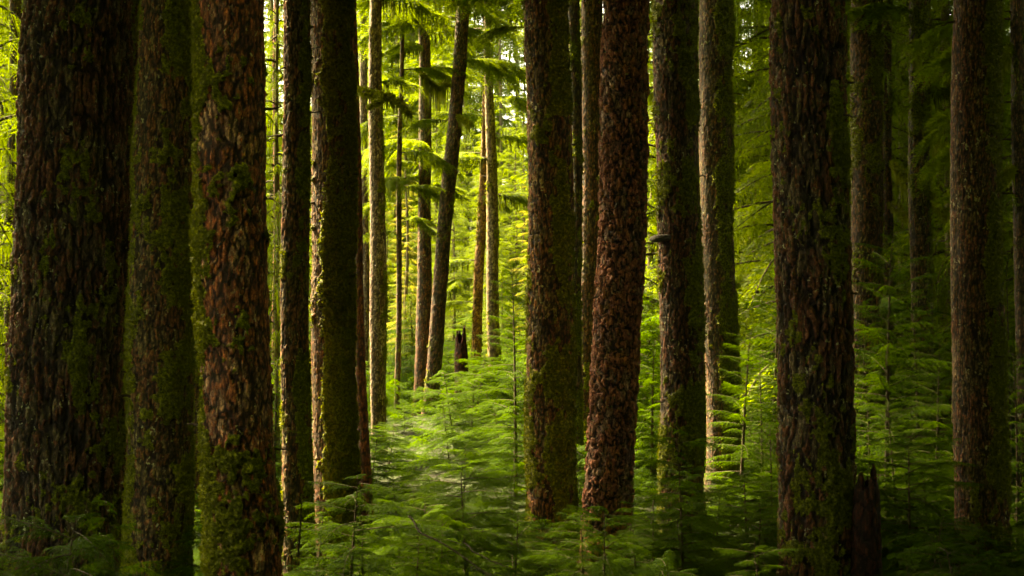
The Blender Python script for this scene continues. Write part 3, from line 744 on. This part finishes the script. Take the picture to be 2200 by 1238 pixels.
# ------------------------------------------------------------------ broken stumps
def stump(pxl, pxr, ytop, d, label, seed, tint):
    x_, _, zt_ = px((pxl + pxr) / 2, ytop, d)
    s = dict(d=d, pts=[(ytop, pxl + (pxr - pxl) * 0.25, pxr - (pxr - pxl) * 0.25), (ytop + 60, pxl + (pxr - pxl) * 0.08, pxr - (pxr - pxl) * 0.1), (1200, pxl, pxr)], style='bare', mat='wood_red', moss=(0.0, 0.1, 0.2), seed=seed, broken=True, top=zt_ * 1.12, tuft=0.4)
    me, T1, x0, *_ = build_trunk(s)
    root = thing('broken_stump', (x0, d, 0), label, 'stump')
    o = link('trunk', me, root); o.color = (*tint, 1)
    if len(T1): tag(link('moss', tri_mesh('moss', T1, M['moss']), root), kind='stuff')
stump(1832, 1896, 1000, 15.2, 'dark splintered stump right of the foot of the broad dark face trunk', 61, (0.28, 0.26, 0.26))
stump(974, 1010, 700, 36.0, 'ragged dark red snag in the glade beneath the sky gap', 77, (0.5, 0.35, 0.35))

# ------------------------------------------------------------------ dead branches in the thicket
for pp, r0, lab in (([(880, 1108, 13.6), (905, 1140, 13.3), (960, 1168, 13.0), (1030, 1210, 12.7), (1060, 1225, 12.5)], 0.012, 'dark bent dead branch low in the middle of the thicket'),
                    ([(1000, 1165, 12.9), (1015, 1185, 12.7), (1055, 1205, 12.5), (1110, 1222, 12.3)], 0.010, 'short dark dead branch at the bottom edge below the lit thicket'),
                    ([(640, 1195, 13.4), (646, 1140, 13.4), (652, 1090, 13.5), (650, 1070, 13.5)], 0.012, 'bare pale dead twig upright beside the narrow brown trunk')):
    P = np.array([px(*q) for q in pp]); t_ = np.linspace(0, len(P) - 1, 30); P2 = np.stack([np.interp(t_, np.arange(len(P)), P[:, q]) for q in range(3)], -1)
    r2 = np.random.default_rng(len(pp) + 5); P2 += np.cumsum(r2.normal(0, 0.004, P2.shape), 0); o0 = P2[0].copy()
    v, q = tube(P2 - o0, np.linspace(r0, r0 * 0.4, 30), 6)
    tag(link('dead_branch', mesh_np('dead_branch', v, Q=q, mats=[M['twig']]), loc=o0), lab, 'branch')

# ------------------------------------------------------------------ mossy limbs
def limb(tree, pp, r0, seed, name='branch', hang=0.25, nst=120):
    """pp: (px,py,d) points; child of tree"""
    root, tx, ty = TREE[tree]
    P = np.array([px(*q) for q in pp]) - np.array([tx, ty, 0])
    t_ = np.linspace(0, len(P) - 1, 8 * len(P)); P2 = np.stack([np.interp(t_, np.arange(len(P)), P[:, k]) for k in range(3)], -1)
    r2 = np.random.default_rng(seed); P2 += np.cumsum(r2.normal(0, 0.006, P2.shape), 0)
    rad = np.linspace(r0, r0 * 0.35, len(P2)) * (1 + 0.25 * r2.random(len(P2)))
    v, q = tube(P2, rad, 8); o = link(name, mesh_np(name, v, Q=q, mats=[M['twig']]), root)
    k = r2.integers(0, len(v), nst * 14); nm = v[k] - P2[k // 8]; nm /= np.linalg.norm(nm, axis=1)[:, None]
    tt = tufts(v[k] + r2.normal(0, 0.012, (len(k), 3)), nm + np.array([0, 0, 0.3]), 0.035 + ty * 0.0008, r2, 0.2)
    kk = r2.integers(0, len(P2), nst); b = P2[kk] + r2.normal(0, 0.02, (nst, 3)); ln = hang * r2.uniform(0.2, 1.2, nst)
    dr = r2.normal(0, 1, (nst, 3)); dr[:, 2] = 0; dr /= np.linalg.norm(dr, axis=1)[:, None]
    ww = 0.008 + ty * 0.0004
    st = np.stack([b - dr * ww, b + dr * ww, b + np.stack([r2.normal(0, .02, nst), r2.normal(0, .02, nst), -ln], -1)], 1)
    tag(link('moss', tri_mesh('moss', np.concatenate([tt, st]), M['moss']), o), kind='stuff')
idx = {s['label'][:20]: k for k, s in enumerate(T)}
def ti(start): return [k for k, s in enumerate(T) if s['label'].startswith(start)][0]
a = ti('slender smooth red')
limb(a, [(768, 192, 23), (790, 200, 22.6), (820, 206, 22.4), (838, 203, 22.3), (850, 212, 22.2), (880, 236, 22)], 0.035, 1)
limb(a, [(828, 208, 22.3), (815, 222, 22.2), (800, 238, 22.2)], 0.012, 2, hang=0.1, nst=30)
b = ti('dark slender trunk tight')
limb(b, [(1916, 352, 29.8), (1935, 372, 29), (1955, 400, 28.5), (1990, 438, 28)], 0.05, 3, hang=0.5)
limb(b, [(1916, 440, 29.8), (1940, 462, 29), (1965, 480, 28.5), (2000, 497, 28)], 0.05, 4, hang=0.25)
c_ = ti('dark mossy trunk between')
limb(c_, [(1999, 288, 27), (2016, 300, 26.5), (2045, 316, 26)], 0.045, 5, hang=0.5)
limb(c_, [(1998, 420, 27), (2015, 440, 26.5), (2030, 470, 26)], 0.02, 6)
limb(c_, [(1960, 95, 27), (1975, 88, 26.5), (1985, 110, 26.3)], 0.035, 7, hang=0.5)
e = ti('dark trunk cut by the right')
limb(e, [(2170, 105, 24), (2155, 118, 23.6), (2140, 128, 23.4)], 0.06, 8, hang=0.4)
limb(e, [(2180, 360, 24), (2160, 380, 23.6), (2150, 405, 23.4)], 0.035, 9, hang=0.3)
f_ = ti('distant pale trunk')
for q, pp in enumerate([[(1620, 280, 52), (1605, 300, 51), (1592, 322, 50)], [(1622, 320, 52), (1640, 335, 51), (1655, 345, 50)], [(1620, 215, 52), (1600, 222, 51), (1585, 232, 50)]]):
    limb(f_, pp, 0.08, 20 + q, hang=0.3)
h = ti('large brown trunk with golden')
if 0: limb(h, [(1130, 258, 19), (1118, 280, 18.8), (1106, 305, 18.7)], 0.012, 31, hang=0.12, nst=30)
k_ = ti('leaning trunk')
limb(k_, [(962, 180, 38), (935, 190, 37), (905, 160, 36.5)], 0.05, 33, hang=0.8)
limb(k_, [(980, 250, 38), (1000, 262, 37.5), (1012, 270, 37)], 0.04, 34, hang=0.3)

BG = []
for q in range(4):
    rb = np.random.default_rng(500 + q)
    BG.append(frond(1.0, 0.030, 0.36, 0.012, 0.050, 0.013, rb.uniform(0.35, 0.6), rb.uniform(0.0, 0.2), rb, secdroop=1.0, start=0.12))
    A_ = BG[-1][1]; parts_ = [BG[-1][0]]
    for s_, st_, lf in ((26, 0.18, 0.72), (-30, 0.26, 0.66), (15, 0.34, 0.55), (-14, 0.12, 0.6)):
        b0 = np.array([np.interp(st_, A_[:, 0], A_[:, q_]) for q_ in range(3)])
        parts_.append(rotz(roty(frond(1.0, 0.040, 0.34, 0.016, 0.065, 0.016, rb.uniform(0.3, 0.6), rb.uniform(0.0, 0.2), rb, secdroop=0.7)[0] * lf, radians(rb.uniform(-6, 10))), radians(s_ + rb.uniform(-8, 8))) + b0)
    BG[-1] = (np.concatenate(parts_), A_)
    V_, Q_ = tube(BG[-1][1], np.linspace(0.012, 0.003, 8), 5)
    nh = 90; tq = rb.uniform(0.08, 0.9, nh); b = np.stack([tq, rb.normal(0, 0.02, nh), np.interp(tq, BG[-1][1][:, 0], BG[-1][1][:, 2])], -1)
    dr = rb.normal(0, 1, (nh, 3)); dr[:, 2] = 0; dr /= np.linalg.norm(dr, axis=1)[:, None]
    hm = np.stack([b - dr * 0.012, b + dr * 0.012, b + np.stack([rb.normal(0, .02, nh), rb.normal(0, .02, nh), -rb.uniform(0.05, 0.32, nh)], -1)], 1)
    BG[-1] = (mesh_np('bough', V_, Q=Q_, mats=[M['twig']]), tri_mesh('needles', BG[-1][0], M['leaf_tree']), tri_mesh('hanging_moss', hm, M['moss_dark']))
def bough(tree, pxx, pyy, L, az, k=0, pitch=0, hm=True):
    root, tx, ty = TREE[tree]
    X, Y, Z = px(pxx, pyy, ty)
    L *= 0.85; o = link('bough', BG[k][0], root, loc=(X - tx, 0, Z), rot=(0, radians(pitch), radians(az)), sc=L)
    link('needles', BG[k][1], o)
    if hm: link('hanging_moss', BG[k][2], o)
rb = random.Random(4)
def boughs(start, lst):
    t_ = ti(start)
    for (pxx, pyy, L, az) in lst: bough(t_, pxx, pyy, L, az, rb.randrange(4), rb.uniform(-12, 8), rb.random() < 0.35)
boughs('upright dark trunk', [(912, 60, 2.6, 200), (912, 70, 2.4, 330), (912, 100, 2.2, 240), (914, 150, 2.0, 20), (914, 300, 2.4, 205), (914, 315, 2.2, 250), (914, 330, 2.3, 300), (914, 350, 1.9, 170),
    (914, 10, 3.0, 190), (914, 0, 3.0, 350), (914, -60, 3.2, 215), (914, -60, 3.0, 320), (914, 380, 1.8, 220), (914, 400, 1.6, 340)])
boughs('leaning trunk', [(990, 40, 2.6, 200), (985, 10, 2.8, 340), (975, 130, 2.0, 10), (1000, -50, 3.2, 230), (960, 260, 1.5, 190)])
boughs('slim pale', [(808, -30, 2.2, 220), (808, 0, 2.0, 350), (810, 180, 1.2, 340), (808, 60, 1.6, 200)])
boughs('pale yellowish', [(1050, -20, 3.5, 200), (1050, 30, 3.2, 350), (1050, 90, 3.0, 250), (1050, 160, 3.0, 20), (1052, 210, 2.6, 330), (1055, 300, 2.6, 350), (1056, 340, 2.2, 200), (1056, 420, 2.2, 20), (1060, 640, 2.0, 340), (1050, 60, 3.2, 300), (1052, 130, 2.8, 290)])
boughs('short looking', [(1040, 150, 3.5, 200), (1035, 250, 3.0, 230), (1035, 330, 2.6, 180), (1030, 420, 1.6, 330), (1045, 60, 3.6, 170), (1022, 560, 2.2, 190), (1020, 600, 2.0, 230), (1018, 650, 1.8, 170)])
boughs('thinnest young', [(862, 400, 1.6, 10), (860, 440, 1.5, 200), (860, 470, 1.4, 330), (858, 500, 1.2, 180), (862, 380, 1.6, 250), (862, 330, 1.8, 340), (864, 250, 2.0, 190), (864, 150, 2.2, 20), (864, 60, 2.4, 220)])
boughs('small trunk half', [(780, 40, 3, 330), (780, 150, 2.6, 350), (780, 260, 2.4, 20), (780, 330, 2.0, 310)])
boughs('grey brown fine', [(1275, -60, 2.2, 200), (1275, -40, 2.4, 340)])
boughs('large brown trunk with golden', [(1140, -40, 1.5, 190), (1140, -10, 1.4, 215), (1135, 60, 0.9, 180)])
boughs('distant pale', [(1620, 60, 3.4, 200), (1620, 100, 3.2, 340), (1620, 170, 3.0, 260), (1618, 330, 2.8, 330), (1615, 420, 2.6, 200), (1614, 500, 2.4, 350), (1612, 600, 2.6, 220)])
boughs('dark mossy trunk between', [(1975, 30, 2.2, 200), (1975, 60, 2.2, 340), (1975, 130, 2.0, 320), (1975, 200, 1.8, 350)])
boughs('dark trunk cut by the right', [(2180, 40, 2.2, 170), (2180, 120, 2.2, 200), (2180, 220, 2.0, 170), (2180, 300, 2.0, 190), (2180, 420, 1.8, 210)])
boughs('dim trunk behind', [(33, 60, 2.2, 20), (33, 130, 2.0, 340), (33, 220, 2.2, 10), (30, 330, 2.2, 350), (28, 420, 2.0, 200), (28, 500, 1.8, 10)])
boughs('thin pinkish', [(593, 30, 2.2, 340), (593, 120, 2.0, 200), (593, 220, 2.0, 350), (592, 330, 1.8, 320), (592, 420, 1.8, 190)])

# ------------------------------------------------------------------ unseen needle clumps added overhead to shade the forest, one mass
r2 = np.random.default_rng(88)
def clumps(C, n_=95, sp=(1.7, 1.7, 0.55), sz=(0.18, 0.45)):
    out = []
    for c0 in C:
        q = r2.normal(0, 1, (n_, 3)) * sp + c0
        d1 = r2.normal(0, 1, (n_, 3)); d1[:, 2] *= 0.4; d1 /= np.linalg.norm(d1, axis=1)[:, None]; d2 = np.cross(d1, r2.normal(0, 1, (n_, 3))); d2 /= np.linalg.norm(d2, axis=1)[:, None]
        s1 = r2.uniform(sz[0], sz[1], (n_, 1)); out.append(np.stack([q - d2 * s1 * 0.5, q + d2 * s1 * 0.5, q + d1 * s1 * 1.3], 1))
    return np.concatenate(out)
C = []
for _ in range(2500):
    X = r2.uniform(-60, 50); Y = r2.uniform(-40, 44); z = r2.uniform(13.5, 25)
    if z < CAMZ + 0.2027 * Y + 2.5: continue
    if Y > 33 and -16 < X < 9: continue
    if Y > 27 and -22 < X < (-2 if Y < 33 else 1) and r2.random() < 0.95: continue
    if X < -11 and 27 < Y and r2.random() < 0.6: continue
                 # the light well above the glade
    C.append((X, Y, z))
for _ in range(950):
    Y = r2.uniform(37, 64); X = r2.uniform(0.03, 0.34) * Y; C.append((X, Y, CAMZ + 0.2027 * Y + r2.uniform(2.5, 10)))
for _ in range(1000):
    Y = r2.uniform(50, 100); X = r2.uniform(0.13, 0.6) * Y; C.append((X, Y, CAMZ + 0.2027 * Y + r2.uniform(2.5, 12)))
for _ in range(300):
    C.append((r2.uniform(-14, 14), r2.uniform(-8, 17), r2.uniform(10.5, 14)))
for _ in range(130):
    C.append((r2.uniform(-1.5, 6), r2.uniform(23, 36), r2.uniform(13.2, 19)))
for _ in range(2300):
    Y = r2.uniform(40, 105); sd_ = r2.choice([-1, 1]); X = sd_ * r2.uniform(0.24 if sd_ < 0 else 0.20, 0.60) * Y; z = CAMZ + 0.2027 * Y + r2.uniform(2.5, 9)
    if sd_ < 0 and Y < 62 and X > -0.5 * Y: continue
    if sd_ < 0 and z > 20 and 45 < Y < 100: continue
    C.append((X, Y, z))
tag(link('forest_canopy', tri_mesh('forest_canopy', clumps(C), M['leaf_tree'])), 'dense mass of needle foliage high overhead closing off the sky', 'canopy', kind='stuff')
C = []  # out-of-view foliage clumps added beside and behind the camera to block light
for _ in range(700):
    C.append((r2.uniform(-9, 12), r2.uniform(-16, -5), r2.uniform(0.5, 16)))
for _ in range(450):
    Y = r2.uniform(-2, 13); C.append((-0.37 * max(Y, 0) - r2.uniform(2.0, 12), Y, r2.uniform(0.5, 15)))
for _ in range(250):
    Y = r2.uniform(-2, 15); C.append((0.37 * max(Y, 0) + r2.uniform(2.0, 12), Y, r2.uniform(0.5, 15)))
while len(C) < 4000:
    X = r2.uniform(-38, 38); Y = r2.uniform(-28, 46); z = r2.uniform(0.5, 18)
    if abs(X) < 0.38 * max(Y, 0) + 4 and Y > -9: continue
    if X < -11 and -16 < Y < 11 and z < 10: continue
    if X < 0 and r2.random() < (0.85 if Y > 23 else 0.08): continue
    C.append((X, Y, z))
TW = clumps(C, 150, (1.2, 1.2, 1.0), (0.10, 0.30)); cw = TW.mean(1)
cw = TW.mean(1); side = (cw[:, 0] < -6.5) & (cw[:, 1] < 11.5) & (cw[:, 1] > -16) & (cw[:, 2] < 9.5)   # low gap on the left, put in to side-light the near trunks
TW = TW[~side]; cw = TW.mean(1)
TW = TW[(cw[:, 1] < -3) | (np.abs(cw[:, 0]) > 0.37 * np.maximum(cw[:, 1], 0) + 2.8) | (np.abs(cw[:, 0]) > 8) & (np.abs(cw[:, 0]) > 0.365 * cw[:, 1] + 1)]
tag(link('surrounding_wood', tri_mesh('surrounding_wood', TW, M['leaf_tree'])), 'dark wood of needle foliage closing in around the view', 'wood', kind='stuff')
def undergrowth():
    V_ = [frond(1.0, 0.055, 0.34, 0.034, 0.050, 0.017, 0.35, 0.3, r2)[0] for _ in range(4)]
    n_ = 9500; Y = np.sqrt(r2.uniform(400, 68 ** 2, n_)); X = r2.uniform(-0.40, 0.40, n_) * Y
    Z = GH(X, Y); out = []; mound = fbm(X / 1.6 + 70, Y / 1.6 + 70, 4096, 44, 3)
    for k in range(n_):
        L = r2.uniform(0.45, 0.95) * (1 if Y[k] < 40 else 1.6)
        out.append(rotz(roty(V_[k % 4] * L, -radians(r2.uniform(-5, 30))), r2.uniform(0, 6.28)) + np.array([X[k], Y[k], Z[k] + 0.05 + r2.random() * 1.3 * max(0.1, mound[k] - 0.15)]))
    V_ = [frond(1.0, 0.06, 0.34, 0.020, 0.036, 0.013, 0.28, 0.2, r2)[0] for _ in range(5)]
    n_ = 3300; Y = np.sqrt(r2.uniform(81, 23 ** 2, n_)); X = r2.uniform(-0.40, 0.40, n_) * Y; Z = GH(X, Y); mound = fbm(X / 1.2 + 70, Y / 1.2 + 70, 4096, 44, 3)
    for k in range(n_):
        L = r2.uniform(0.28, 0.62)
        out.append(rotz(roty(rotx(V_[k % 5] * L, r2.uniform(-.3, .3)), -radians(r2.uniform(-8, 25))), r2.uniform(0, 6.28)) + np.array([X[k], Y[k], Z[k] + 0.1 + r2.random() * 1.5 * max(0.15, mound[k] - 0.1)]))
    return np.concatenate(out)
tag(link('undergrowth', tri_mesh('undergrowth', undergrowth(), M['leaf'])), 'low green ground cover between the young hemlocks', 'undergrowth', kind='stuff')
print('trees', len(T), 'bg', nb_, 'saplings', cnt)
